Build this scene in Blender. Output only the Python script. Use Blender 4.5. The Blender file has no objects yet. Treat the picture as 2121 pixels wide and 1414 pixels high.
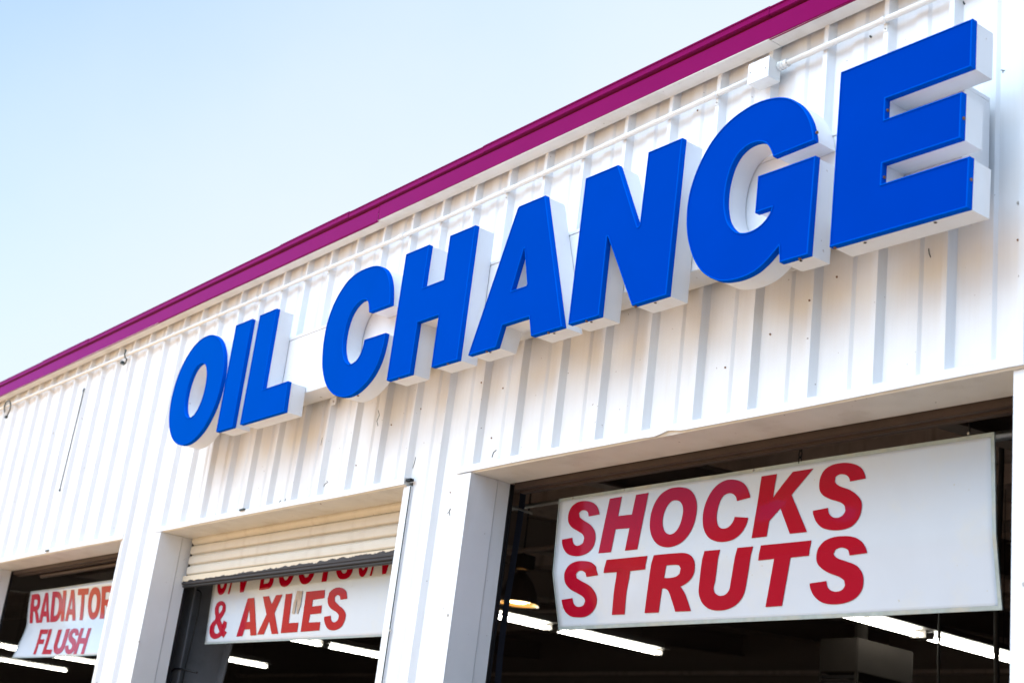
import bpy, bmesh, math, random
from mathutils import Vector, Matrix
from mathutils.geometry import tessellate_polygon
random.seed(7)
S = bpy.context.scene
COL = S.collection
H = 1.65          # eye height of the photographer above the ground
D = 3.883         # distance from the camera to the wall (rib spacing = 0.305 m)

# ------------------------------------------------------------------ camera
MR = ((0.6036, 0.7880, 0.1212), (-0.1819, 0.2840, -0.9414), (-0.7763, 0.5462, 0.3148))
_f = Vector(MR[2]).normalized(); _r = Vector(MR[0]); _r = (_r - _f * _r.dot(_f)).normalized(); _d = _f.cross(_r)
FPX = 2990.4
cam = bpy.data.cameras.new('camera'); camo = bpy.data.objects.new('camera', cam); COL.objects.link(camo)
camo.matrix_world = Matrix(((_r.x, -_d.x, -_f.x, 0), (_r.y, -_d.y, -_f.y, -D), (_r.z, -_d.z, -_f.z, H), (0, 0, 0, 1)))
cam.sensor_width = 36; cam.lens = FPX / 2121 * 36; cam.clip_end = 2000; cam.clip_start = 0.05
cam.dof.use_dof = True; cam.dof.focus_distance = 6.6; cam.dof.aperture_fstop = 3.5
S.camera = camo

# ------------------------------------------------------------------ sky, sun, exposure
ADDED_CLOUD = (200, 50, .76, .92, 19.0)     # azimuth, elevation, spread, radiance of the cumulus added unseen to light the wall
SUN_EL, SUN_ROT = math.radians(66), math.radians(15)       # the sun stands behind the building, so this wall is in open shade
w = bpy.data.worlds.new("World"); S.world = w; w.use_nodes = True
nt = w.node_tree; bg = nt.nodes['Background']
sky = nt.nodes.new('ShaderNodeTexSky'); sky.sky_type = 'NISHITA'; sky.sun_disc = False
sky.sun_elevation = SUN_EL; sky.sun_rotation = SUN_ROT; sky.air_density = 1.0; sky.dust_density = 1.2; sky.ozone_density = 1.0
tc = nt.nodes.new('ShaderNodeTexCoord')          # bright cumulus added in the unseen front sky as wall light, thin veil elsewhere
def wn(op, a, b=None, c=None):
    k = nt.nodes.new('ShaderNodeVectorMath' if op in ('DOT_PRODUCT', 'NORMALIZE') else 'ShaderNodeMath'); k.operation = op
    for i, v in enumerate((a, b, c)):
        if v is None: continue
        if isinstance(v, (int, float, tuple)): k.inputs[i].default_value = v
        else: nt.links.new(v, k.inputs[i])
    return k.outputs['Value'] if op == 'DOT_PRODUCT' else k.outputs[0]
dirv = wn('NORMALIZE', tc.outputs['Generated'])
CA, CE = math.radians(ADDED_CLOUD[0]), math.radians(ADDED_CLOUD[1])
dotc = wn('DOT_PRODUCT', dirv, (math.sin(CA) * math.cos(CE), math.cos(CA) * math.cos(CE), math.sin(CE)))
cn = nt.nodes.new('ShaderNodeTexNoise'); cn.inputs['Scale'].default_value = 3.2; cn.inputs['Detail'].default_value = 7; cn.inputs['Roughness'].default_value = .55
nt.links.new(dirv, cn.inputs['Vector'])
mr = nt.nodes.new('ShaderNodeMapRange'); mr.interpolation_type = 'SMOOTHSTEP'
nt.links.new(wn('ADD', dotc, wn('MULTIPLY', wn('SUBTRACT', cn.outputs[0], .5), .7)), mr.inputs[0]); mr.inputs[1].default_value = ADDED_CLOUD[2]; mr.inputs[2].default_value = ADDED_CLOUD[3]
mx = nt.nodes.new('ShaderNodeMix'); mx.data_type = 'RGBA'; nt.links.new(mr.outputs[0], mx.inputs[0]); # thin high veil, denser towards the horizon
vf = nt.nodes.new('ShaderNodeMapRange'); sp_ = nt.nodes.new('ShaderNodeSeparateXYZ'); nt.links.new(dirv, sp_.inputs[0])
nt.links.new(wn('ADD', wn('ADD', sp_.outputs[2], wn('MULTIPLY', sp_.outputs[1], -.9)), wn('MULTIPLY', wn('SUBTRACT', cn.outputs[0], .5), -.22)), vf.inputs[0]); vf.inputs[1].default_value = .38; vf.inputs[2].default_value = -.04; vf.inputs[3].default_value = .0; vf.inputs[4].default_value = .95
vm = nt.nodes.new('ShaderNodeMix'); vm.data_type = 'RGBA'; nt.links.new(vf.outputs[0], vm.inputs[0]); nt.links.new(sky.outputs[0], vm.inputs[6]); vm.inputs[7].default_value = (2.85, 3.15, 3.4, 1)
nt.links.new(vm.outputs[2], mx.inputs[6]); mx.inputs[7].default_value = (ADDED_CLOUD[4] * .70, ADDED_CLOUD[4] * .87, ADDED_CLOUD[4] * 1.04, 1)
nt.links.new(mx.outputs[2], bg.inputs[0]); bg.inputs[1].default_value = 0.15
sl = bpy.data.lights.new('sun', 'SUN'); sl.energy = 5.0; sl.angle = math.radians(0.5); sl.color = (1.0, 0.93, 0.84)
so = bpy.data.objects.new('sun', sl); COL.objects.link(so)
_sd = Vector((math.sin(SUN_ROT) * math.cos(SUN_EL), math.cos(SUN_ROT) * math.cos(SUN_EL), math.sin(SUN_EL)))
so.rotation_euler = _sd.to_track_quat('Z', 'Y').to_euler(); so.location = (0, 0, 20)
S.view_settings.view_transform = 'Standard'; S.view_settings.look = 'None'
S.view_settings.exposure = 1.02; S.view_settings.gamma = 1.0
S.render.engine = 'CYCLES'

# ------------------------------------------------------------------ helpers
def ray(px, py):
    return _r * (px - 1060.5) + _d * (py - 707.0) + _f * FPX
def W(px, py, y=0.0):                      # point of the plane at depth y
    d = ray(px, py); t = (y + D) / d.y
    return Vector((d.x * t, y, d.z * t + H))
def WZ(px, py, z):                         # point of the level z (above the eye)
    d = ray(px, py); t = z / d.z
    return Vector((d.x * t, d.y * t - D, z + H))

def mat(name, col, rough=0.5, spec=0.5, metal=0.0, coat=0.0, emit=None, es=0.0, tint=None, sheen=None, dirt=None, bump=0.0, bscale=4.0, bstretch=None, var=0.0, vscale=6.0):
    m = bpy.data.materials.new(name); m.use_nodes = True
    n = m.node_tree.nodes; L = m.node_tree.links; b = n['Principled BSDF']
    b.inputs['Base Color'].default_value = (*col, 1); b.inputs['Roughness'].default_value = rough
    b.inputs['Specular IOR Level'].default_value = spec; b.inputs['Metallic'].default_value = metal
    b.inputs['Coat Weight'].default_value = coat; b.inputs['Coat Roughness'].default_value = 0.06
    if sheen: b.inputs['Sheen Weight'].default_value = sheen[0]; b.inputs['Sheen Roughness'].default_value = .45; b.inputs['Sheen Tint'].default_value = (*sheen[1:], 1)
    if tint: b.inputs['Specular Tint'].default_value = (*tint, 1)
    if emit: b.inputs['Emission Color'].default_value = (*emit, 1); b.inputs['Emission Strength'].default_value = es
    if not (dirt or bump or var): return m
    geo = n.new('ShaderNodeNewGeometry'); cur = None
    def noise(scale, stretch=None, detail=3.0, rg=0.55):
        t = n.new('ShaderNodeTexNoise'); t.inputs['Scale'].default_value = scale; t.inputs['Detail'].default_value = detail
        t.inputs['Roughness'].default_value = rg
        mp = n.new('ShaderNodeMapping'); mp.inputs['Scale'].default_value = stretch or (1, 1, 1)
        L.new(geo.outputs['Position'], mp.inputs['Vector']); L.new(mp.outputs[0], t.inputs['Vector']); return t
    def ramp(src, a, bb, va=0.0, vb=1.0):
        r = n.new('ShaderNodeMapRange'); r.inputs[1].default_value = a; r.inputs[2].default_value = bb
        r.inputs[3].default_value = va; r.inputs[4].default_value = vb; L.new(src, r.inputs[0]); return r.outputs[0]
    def mix(fac, c1, c2):
        x = n.new('ShaderNodeMix'); x.data_type = 'RGBA'; L.new(fac, x.inputs[0])
        if isinstance(c1, tuple): x.inputs[6].default_value = (*c1, 1)
        else: L.new(c1, x.inputs[6])
        x.inputs[7].default_value = (*c2, 1); return x.outputs[2]
    base = col
    if var:
        t = noise(vscale, None, 4); base = mix(ramp(t.outputs[0], 0.3, 0.75), base, tuple(c * (1 - var) for c in col))
    for d in (dirt or []):                 # (kind, colour, amount)
        kind, dc, am = d
        if kind == 'streak': t = noise(9, (1, 1, 0.12), 5); f = ramp(t.outputs[0], 0.56, 0.78, 0, am)
        elif kind == 'speck': t = noise(38, None, 2, 0.6); f = ramp(t.outputs[0], 0.735, 0.76, 0, am)
        elif kind == 'fleck': t = noise(14, (1, 1, 0.5), 6, 0.75); f = ramp(t.outputs[0], 0.725, 0.76, 0, am)
        elif kind == 'grime': t = noise(5, None, 6, 0.65); f = ramp(t.outputs[0], 0.5, 0.72, 0, am)
        elif kind == 'brush': t = noise(60, (1, 1, 0.04), 3); f = ramp(t.outputs[0], 0.4, 0.7, 0, am)
        elif kind == 'web': t = noise(7, None, 8, 0.8); f = ramp(t.outputs[0], 0.495, 0.5, am, 0); 
        base = mix(f, base, dc)
    if not isinstance(base, tuple): L.new(base, b.inputs['Base Color'])
    if bump:
        t = noise(bscale, bstretch, 2); bp = n.new('ShaderNodeBump'); bp.inputs['Strength'].default_value = bump
        bp.inputs['Distance'].default_value = 0.02; L.new(t.outputs[0], bp.inputs['Height']); L.new(bp.outputs[0], b.inputs['Normal'])
    return m

M = {}
M['wall'] = mat('white_wall_paint', (0.79, 0.80, 0.82), 0.42, 0.4, dirt=[('brush', (0.70, 0.70, 0.70), 0.3), ('streak', (0.64, 0.58, 0.50), 0.22), ('speck', (0.22, 0.17, 0.14), 0.8), ('fleck', (0.25, 0.3, 0.32), 0.6)], bump=0.10, bscale=3.0, bstretch=(1, 1, 0.5), var=0.05)
M['trim'] = mat('white_trim_paint', (0.79, 0.80, 0.82), 0.35, 0.45, dirt=[('streak', (0.6, 0.53, 0.43), 0.25), ('speck', (0.25, 0.2, 0.16), 0.6)], bump=0.05, bscale=2.5, var=0.05)
M['soffit'] = mat('soffit_paint', (0.78, 0.77, 0.745), 0.4, 0.4, dirt=[('grime', (0.42, 0.37, 0.3), 0.35), ('speck', (0.12, 0.09, 0.07), 0.8)], bump=0.08, bscale=2.0, var=0.1)
M['fascia'] = mat('magenta_fascia_paint', (0.21, 0.0, 0.062), 0.38, 0.0, sheen=(.5, .45, .25, 1.0), dirt=[('speck', (0.2, 0.01, 0.08), 0.6)], bump=0.02, bscale=1.6, var=0.08)
M['fasciashade'] = mat('fascia_groove_shade', (0.20, 0.0, 0.004), 0.5, 0.3, var=0.15)  # shade and warm bounce in the groove put into this dark red
M['roof'] = mat('roof_sheet', (0.45, 0.44, 0.43), 0.5, metal=0.3, var=0.1)
M['conduit'] = mat('conduit_paint', (0.80, 0.79, 0.76), 0.4, 0.5, dirt=[('speck', (0.4, 0.3, 0.22), 0.6)], bump=0.15, bscale=30, var=0.06)
M['blue'] = mat('blue_acrylic_face', (0.0, 0.032, 0.36), 0.38, 0.0, sheen=(.5, 0.0, 0.42, 1.0), var=0.10, vscale=2.2, bump=0.02, bscale=3)
M['bluetrim'] = mat('blue_trim_cap', (0.0, 0.085, 0.56), 0.35, 0.0, var=0.05)
M['can'] = mat('letter_side_enamel', (0.78, 0.79, 0.81), 0.38, 0.45, dirt=[('streak', (0.6, 0.5, 0.4), 0.22), ('speck', (0.3, 0.2, 0.15), 0.5)], bump=0.04, bscale=6, var=0.05)
M['hole'] = mat('dark_hole', (0.03, 0.02, 0.02), 0.8)
M['screw'] = mat('zinc_screw', (0.42, 0.40, 0.38), 0.45)
M['rust'] = mat('rusted_screw', (0.20, 0.10, 0.05), 0.8)
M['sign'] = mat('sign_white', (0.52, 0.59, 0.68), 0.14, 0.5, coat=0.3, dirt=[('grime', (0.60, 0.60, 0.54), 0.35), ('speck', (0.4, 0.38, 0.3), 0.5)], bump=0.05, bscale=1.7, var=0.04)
M['edging'] = mat('sign_edging', (0.36, 0.44, 0.45), 0.45, metal=0.3, dirt=[('grime', (0.5, 0.44, 0.34), 0.6)], var=0.25, vscale=30)
M['red'] = mat('red_vinyl', (0.34, 0.0, 0.014), 0.08, 0.22, tint=(1.0, 0.35, 0.8), bump=0.05, bscale=1.7, var=0.06)
M['tape'] = mat('tape_residue', (0.45, 0.36, 0.28), 0.7, var=0.3, vscale=40)
M['slat'] = mat('cream_slat_paint', (0.66, 0.625, 0.55), 0.4, 0.4, dirt=[('streak', (0.4, 0.33, 0.25), 0.3), ('speck', (0.2, 0.15, 0.1), 0.6)], bump=0.06, bscale=8, var=0.06)
M['darkmetal'] = mat('black_steel', (0.012, 0.012, 0.014), 0.4, metal=0.4, var=0.3)
M['brown'] = mat('brown_steel', (0.055, 0.034, 0.028), 0.5, 0.4, dirt=[('grime', (0.03, 0.02, 0.02), 0.6)], var=0.3)
M['grayweb'] = mat('grey_primer', (0.16, 0.17, 0.19), 0.55, dirt=[('grime', (0.06, 0.06, 0.07), 0.5)], var=0.15)
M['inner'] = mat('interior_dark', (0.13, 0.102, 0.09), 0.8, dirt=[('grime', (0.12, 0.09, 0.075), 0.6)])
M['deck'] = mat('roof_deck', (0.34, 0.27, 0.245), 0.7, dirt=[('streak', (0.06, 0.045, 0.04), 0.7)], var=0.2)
M['fixture'] = mat('fixture_enamel', (0.10, 0.09, 0.08), 0.5)
M['tube'] = mat('fluorescent_tube', (0.9, 0.9, 0.9), 0.5, emit=(1.0, 0.98, 0.86), es=13.0)
M['bulb'] = mat('warm_lamp', (1, 0.8, 0.5), 0.5, emit=(1.0, 0.72, 0.34), es=7.0)
M['reflector'] = mat('lamp_reflector', (0.55, 0.40, 0.20), 0.3, metal=0.6)
M['shade'] = mat('lamp_shade_paint', (0.02, 0.014, 0.012), 0.5)
M['heater'] = mat('heater_enamel', (0.02, 0.017, 0.015), 0.8, 0.05, var=0.2)
M['pipe'] = mat('galvanised_pipe', (0.45, 0.43, 0.40), 0.32, metal=0.8, var=0.2)
M['rubber'] = mat('black_rubber', (0.02, 0.022, 0.024), 0.6)
M['ground'] = mat('asphalt', (0.07, 0.07, 0.072), 0.9, 0.2, bump=0.3, bscale=60, var=0.2)
M['bounce_forecourt'] = mat('bounce_forecourt_tan', (0.38, 0.24, 0.125), 0.9, 0.2, dirt=[('grime', (0.33, 0.21, 0.11), 0.5)], bump=0.3, bscale=40, var=0.12)
M['cable'] = mat('cable_black', (0.03, 0.045, 0.045), 0.5)

def obj(name, bm, m, parent=None, smooth=False, label=None, cat=None, group=None, kind=None):
    me = bpy.data.meshes.new(name); bmesh.ops.recalc_face_normals(bm, faces=bm.faces); bm.to_mesh(me); bm.free()
    if smooth:
        for p in me.polygons: p.use_smooth = True
    for mm in (m if isinstance(m, (list, tuple)) else [m]): me.materials.append(mm)
    o = bpy.data.objects.new(name, me); COL.objects.link(o)
    if parent: o.parent = parent; o.matrix_parent_inverse = parent.matrix_world.inverted()
    tag(o, label, cat, group, kind); return o
def tag(o, label=None, cat=None, group=None, kind=None):
    if label: o['label'] = label
    if cat: o['category'] = cat
    if group: o['group'] = group
    if kind: o['kind'] = kind
def thing(name, label, cat, loc, group=None):
    o = bpy.data.objects.new(name, None); COL.objects.link(o); o.location = loc; o.matrix_world = Matrix.Translation(loc)
    o.empty_display_size = 0.1; tag(o, label, cat, group); return o
def box(bm, x0, x1, y0, y1, z0, z1, bev=0.0):
    r = bmesh.ops.create_cube(bm, size=1.0)
    for v in r['verts']:
        v.co = Vector(((x0 + x1) / 2 + v.co.x * (x1 - x0), (y0 + y1) / 2 + v.co.y * (y1 - y0), (z0 + z1) / 2 + v.co.z * (z1 - z0)))
    if bev: bmesh.ops.bevel(bm, geom=list({e for v in r['verts'] for e in v.link_edges}), offset=bev, segments=2, affect='EDGES')
    return bm
def BX(*a, bev=0.0): return box(bmesh.new(), *a, bev=bev)
def tube(bm, a, b, r, n=12, r2=None, cap=True):
    a = Vector(a); b = Vector(b); d = b - a
    q = d.to_track_quat('Z', 'Y'); r2 = r if r2 is None else r2; R = []
    for p, rr in ((a, r), (b, r2)):
        R.append([bm.verts.new(p + q @ Vector((math.cos(2 * math.pi * i / n) * rr, math.sin(2 * math.pi * i / n) * rr, 0))) for i in range(n)])
    for i in range(n): bm.faces.new((R[0][i], R[0][(i + 1) % n], R[1][(i + 1) % n], R[1][i]))
    if cap: bm.faces.new(R[0][::-1]); bm.faces.new(R[1])
    return bm
def sweep(pts, r, n=8):                     # a bent round bar through points
    bm = bmesh.new(); pts = [Vector(p) for p in pts]; prev = None
    for k, p in enumerate(pts):
        t = (pts[min(k + 1, len(pts) - 1)] - pts[max(k - 1, 0)]).normalized(); q = t.to_track_quat('Z', 'X')
        ring = [bm.verts.new(p + q @ Vector((math.cos(2 * math.pi * i / n) * r, math.sin(2 * math.pi * i / n) * r, 0))) for i in range(n)]
        if prev:
            best = min(range(n), key=lambda s: sum((prev[i].co - ring[(i + s) % n].co).length for i in range(n)))
            ring = ring[best:] + ring[:best]
            for i in range(n): bm.faces.new((prev[i], prev[(i + 1) % n], ring[(i + 1) % n], ring[i]))
        else: bm.faces.new(ring[::-1])
        prev = ring
    bm.faces.new(prev); return bm
def clean(p):
    out = []
    for q in p:
        if not out or (Vector(q) - Vector(out[-1])).length > 1e-4: out.append(q)
    if (Vector(out[0]) - Vector(out[-1])).length < 1e-4: out.pop()
    return out
def smooth_poly(p, ang=38, sub=4):          # round the gentle corners of an outline, keep the sharp ones
    p = [Vector(q[:2]) for q in clean(p)]; n = len(p); sharp = []
    for i in range(n):
        a = p[i] - p[i - 1]; b = p[(i + 1) % n] - p[i]
        sharp.append(abs(a.angle_signed(b, 0)) > math.radians(ang))
    out = []
    for i in range(n):
        j = (i + 1) % n; p1, p2 = p[i], p[j]; out.append(tuple(p1))
        if sharp[i] and sharp[j]: continue
        t1 = (p2 - p[i - 1]) / 2 if not sharp[i] else None; t2 = (p[(j + 1) % n] - p1) / 2 if not sharp[j] else None
        L = (p2 - p1).length
        if t1 is not None and t1.length > 0: t1 = t1.normalized() * L
        if t2 is not None and t2.length > 0: t2 = t2.normalized() * L
        if t1 is None: t1 = (p2 - p1) * 2 - t2; t1 = t1.normalized() * L
        if t2 is None: t2 = (p2 - p1) * 2 - t1; t2 = t2.normalized() * L
        for k in range(1, sub):
            s = k / sub; h1 = 2 * s**3 - 3 * s**2 + 1; h2 = s**3 - 2 * s**2 + s; h3 = -2 * s**3 + 3 * s**2; h4 = s**3 - s**2
            out.append(tuple(p1 * h1 + t1 * h2 + p2 * h3 + t2 * h4))
    return out
def area(p): return sum(p[i - 1][0] * p[i][1] - p[i][0] * p[i - 1][1] for i in range(len(p))) / 2
def offset(p, d):                           # d > 0 grows a counter-clockwise outline
    n = len(p); out = []
    for i in range(n):
        a = Vector(p[i - 1]); b = Vector(p[i]); c = Vector(p[(i + 1) % n])
        e1 = (b - a).normalized(); e2 = (c - b).normalized(); n1 = Vector((e1.y, -e1.x)); n2 = Vector((e2.y, -e2.x))
        m = n1 + n2
        if m.length < 1e-6: m = n1
        m.normalize(); k = min(1 / max(m.dot(n1), 0.2), 2.2); out.append(tuple(b + m * d * k))
    return out
def ccw(p): return p if area(p) > 0 else p[::-1]
def faces2d(bm, loops, y):                  # fill outlines (first outer, others holes) at depth y
    tri = tessellate_polygon([[Vector((q[0], q[1], 0)) for q in l] for l in loops])
    vs = [bm.verts.new((q[0], y, q[1])) for l in loops for q in l]
    for t in tri:
        try: bm.faces.new([vs[i] for i in t])
        except ValueError: pass
    return vs
def walls2d(bm, loop, y0, y1):
    a = [bm.verts.new((q[0], y0, q[1])) for q in loop]; b = [bm.verts.new((q[0], y1, q[1])) for q in loop]; n = len(loop)
    for i in range(n): bm.faces.new((a[i], a[(i + 1) % n], b[(i + 1) % n], b[i]))
def band2d(bm, l0, y0, l1, y1):
    a = [bm.verts.new((q[0], y0, q[1])) for q in l0]; b = [bm.verts.new((q[0], y1, q[1])) for q in l1]; n = len(l0)
    for i in range(n): bm.faces.new((a[i], a[(i + 1) % n], b[(i + 1) % n], b[i]))

# ------------------------------------------------------------------ ground
bm = bmesh.new()
bmesh.ops.create_grid(bm, x_segments=8, y_segments=8, size=400)
obj('ground', bm, M['ground'], kind='structure')
obj('bounce_forecourt', BX(-60, -3.0, -45, 0.0, -.05, .006), M['bounce_forecourt'], kind='structure')  # unseen tan slab, extent and colour shaped for warm bounce on the wall

obj('garage_floor', BX(-42, 3, .2, 17, -.05, .02), mat('floor_concrete', (.34, .29, .25), .6, var=.2), kind='structure')
bm = bmesh.new(); nx, ny = 60, 20; V = []      # tan hillside added unseen behind the camera: blocks low sky, adds warm bounce
def sst(t): t = max(0.0, min(1.0, t)); return t * t * (3 - 2 * t)
for j in range(ny + 1):
    V.append([])
    for i in range(nx + 1):
        x = -260 + 330 * i / nx; y = -50 - 130 * j / ny
        V[-1].append(bm.verts.new((x, y, -.3 + (21 + 3 * math.sin(x * .05) + 1.5 * math.sin(x * .17 + y * .1)) * sst((-50 - y) / 60) * sst((45 - x) / 60))))
for j in range(ny):
    for i in range(nx): bm.faces.new((V[j][i], V[j][i + 1], V[j + 1][i + 1], V[j + 1][i]))
obj('added_hills', bm, mat('added_hill_grass', (.36, .25, .11), .95, .1, var=.3, vscale=.3), kind='structure', smooth=True)
# ------------------------------------------------------------------ the building
XL, XR = -42.0, 3.0
ZS = 3.21 + H                    # soffit
ZH = 1.583 + H                   # underside of the door headers
OPEN = [(-13.03, -10.027), (-9.29, -6.296), (-5.665, -2.6705)]   # the three service bays seen, left to right
MOREOPEN = [(-16.65, -13.64), (-20.3, -17.25)]
bld = thing('garage_building', 'white ribbed metal garage with raspberry roof trim and three open service bays', 'building', (-8, 0, 0))
PER = 0.3048; T0 = -3.561
def profile(x0, x1):             # plan of the ribbed sheet: big rib, flat, low plateau, flat
    key = [(0, -.032), (.022, -.032), (.039, 0), (.1320, 0), (.1370, -.009), (.190, -.009), (.203, 0), (.2878, 0)]
    pts = []; k = math.floor((x0 - T0) / PER) - 1
    while T0 + k * PER < x1 + PER:
        for a, b in key: pts.append((T0 + k * PER + a, b))
        k += 1
    def yat(x):
        for (a, ya), (b, yb) in zip(pts, pts[1:]):
            if a <= x <= b: return ya + (yb - ya) * (x - a) / max(b - a, 1e-9)
        return 0
    return [(x0, yat(x0))] + [q for q in pts if x0 + 1e-4 < q[0] < x1 - 1e-4] + [(x1, yat(x1))]
def sheet(bm, x0, x1, z0, z1):
    pr = profile(x0, x1); a = [bm.verts.new((x, y, z0)) for x, y in pr]; b = [bm.verts.new((x, y, z1)) for x, y in pr]
    for i in range(len(pr) - 1): bm.faces.new((a[i], a[i + 1], b[i + 1], b[i]))
bm = bmesh.new()
sheet(bm, XL, XR, ZH + .02, ZS + .05)
allop = sorted(MOREOPEN + OPEN)
edges = [XL] + [v for o in allop for v in o] + [XR]
for i in range(0, len(edges), 2):
    a = edges[i] + (0 if i == 0 else .06); b = edges[i + 1] - (0 if i + 2 >= len(edges) else .10)
    sheet(bm, a, b, 0.0, ZH + .02)
obj('ribbed_wall', bm, M['wall'], bld)
bm = bmesh.new()                 # the framing and liner behind the sheet
box(bm, XL, XR, .02, .19, ZH + .012, ZS + .08)
for i in range(0, len(edges), 2):
    a = edges[i] + (0 if i == 0 else .012); b = edges[i + 1] - (0 if i + 2 >= len(edges) else .012)
    box(bm, a, b, .02, .19, 0.0, ZH + .010)
obj('wall_framing', bm, M['inner'], bld)
# inside of the building
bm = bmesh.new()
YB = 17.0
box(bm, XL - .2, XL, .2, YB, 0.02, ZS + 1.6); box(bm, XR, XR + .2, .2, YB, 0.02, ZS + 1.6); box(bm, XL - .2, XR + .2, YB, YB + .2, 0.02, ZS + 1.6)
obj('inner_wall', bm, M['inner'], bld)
bm = bmesh.new()
def roofz(y): return ZS + .085 + max(y, 0) * 0.06
pts = [(.03, roofz(0)), (YB + .3, roofz(YB))]
a = [bm.verts.new((x, y, z + dz)) for dz in (0, .06) for (y, z) in pts for x in (XL - .2, XR + .2)]
for f in ((0, 1, 3, 2), (4, 6, 7, 5), (0, 4, 5, 1), (2, 3, 7, 6), (0, 2, 6, 4), (1, 5, 7, 3)): bm.faces.new([a[i] for i in f])
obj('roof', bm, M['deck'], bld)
for i in range(10):              # roof purlins
    y = 1.2 + i * 1.55; z = roofz(y)
    bm = BX(XL, XR, y, y + .07, z - .21, z - .02); obj('roof_purlin', bm, M['deck'], bld)
for i, x in enumerate((-27.0, -20.5, -16.9, -13.35, -9.62, -5.9, -2.0)):     # frames over the piers
    bm = bmesh.new(); y0, y1 = .3, YB
    for (za, zb, xa) in ((-.24, -.26, .09), (-.62, -.64, .09)):
        v = [bm.verts.new((x + sx * xa, y, roofz(y) + dz)) for dz in (za, zb) for y in (y0, y1) for sx in (-1, 1)]
        for f in ((0, 1, 3, 2), (4, 6, 7, 5), (0, 4, 5, 1), (2, 3, 7, 6), (0, 2, 6, 4), (1, 5, 7, 3)): bm.faces.new([v[k] for k in f])
    v = [bm.verts.new((x + sx * .005, y, roofz(y) + dz)) for dz in (-.25, -.63) for y in (y0, y1) for sx in (-1, 1)]
    for f in ((0, 1, 3, 2), (4, 6, 7, 5), (0, 4, 5, 1), (2, 3, 7, 6), (0, 2, 6, 4), (1, 5, 7, 3)): bm.faces.new([v[k] for k in f])
    obj('roof_beam', bm, M['inner'], bld)
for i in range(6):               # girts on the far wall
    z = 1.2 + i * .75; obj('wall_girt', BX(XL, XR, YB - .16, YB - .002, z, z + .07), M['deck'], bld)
# tapered steel column standing behind each pier; the one left of the middle bay catches daylight
def column(x):
    bm = bmesh.new(); zt = ZS - .45
    def pl(y0b, y1b, y0t, y1t, xa, xb):
        v = [bm.verts.new(p) for p in ((xa, y0b, 0), (xb, y0b, 0), (xb, y1b, 0), (xa, y1b, 0), (xa, y0t, zt), (xb, y0t, zt), (xb, y1t, zt), (xa, y1t, zt))]
        for f in ((0, 3, 2, 1), (4, 5, 6, 7), (0, 1, 5, 4), (1, 2, 6, 5), (2, 3, 7, 6), (3, 0, 4, 7)): bm.faces.new([v[k] for k in f])
    pl(.30, .31, .30, .31, x - .1, x + .1); pl(.31, .42, .31, .80, x - .006, x + .006); pl(.42, .432, .80, .812, x - .1, x + .1)
    return bm
for x in (-9.42,): obj('steel_column', column(x), M['grayweb'] if x == -9.42 else M['inner'], bld)

# ------------------------------------------------------------------ eave: soffit, fascia
YF = -.112
bm = bmesh.new()                 # soffit sheets with seams
seam = [XL, W(52, 840, -.1).x, W(330, 672, -.1).x, W(785, 462, -.1).x, W(1596, 80, -.1).x, XR]
for a, b in zip(seam, seam[1:]):
    box(bm, a + .0015, b - .0015, YF + .004, -.030 + .0, ZS, ZS + .006)
    box(bm, a, b, YF + .006, .02, ZS + .048, ZS + .05)
obj('soffit', bm, M['soffit'], bld)
bm = bmesh.new()
for k, (a, b) in enumerate(zip(seam, seam[1:])):
    dz = (0, .0, -.002, .002, 0)[k]; dy = (0, .001, -.0015, .001, 0)[k]
    n = max(8, int((b - a) / .2))                       # the thin sheet wanders a little along its length
    va = []
    for i in range(n + 1):
        x = a + (b - a) * i / n; wv = .0012 * math.sin(x * 1.7 + k) + .0008 * math.sin(x * 4.3)
        va.append([bm.verts.new((x, y + dy + wv, z + dz)) for y, z in ((YF + .012, ZS - .002), (YF, ZS + .002), (YF - .001, ZS + .092), (YF + .016, ZS + .094))])
    for i in range(n):
        for j in range(3): bm.faces.new((va[i][j], va[i + 1][j], va[i + 1][j + 1], va[i][j + 1]))
fo = obj('fascia', bm, M['fascia'], bld)
for p in fo.data.polygons:
    if abs(p.normal.y) > .5 and p.normal.y > 0 or abs(p.normal.y) <= .5 and p.normal.z > 0: p.flip()
obj('fascia_recess', BX(XL, XR, YF + .018, YF + .03, ZS + .085, ZS + .14), M['fasciashade'], bld)
bm = bmesh.new()                 # upper roof edge, in lapped lengths
seam2 = [XL, W(90, 735, -.12).x, W(185, 690, -.12).x, W(580, 510, -.12).x, W(720, 443, -.12).x, W(1000, 310, -.12).x, W(1590, 17, -.12).x, XR]
for k, (a, b) in enumerate(zip(seam2, seam2[1:])):
    d = (0, .003, 0, .0025, -.001, .002, 0)[k]
    y0, y1, z0, z1 = YF - .004 - d, YF + .03, ZS + .114, ZS + .156 + d
    box(bm, a, b + .01, y0, y1, z0, z1, bev=.003)
    box(bm, a, b, y0 - .0045, y0, z0 + .031, z0 + .036)
obj('roof_edge_trim', bm, M['fascia'], bld)
obj('roof_cap', BX(XL, XR, YF + .03, .02, ZS + .14, ZS + .152), M['fascia'], bld)

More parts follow.
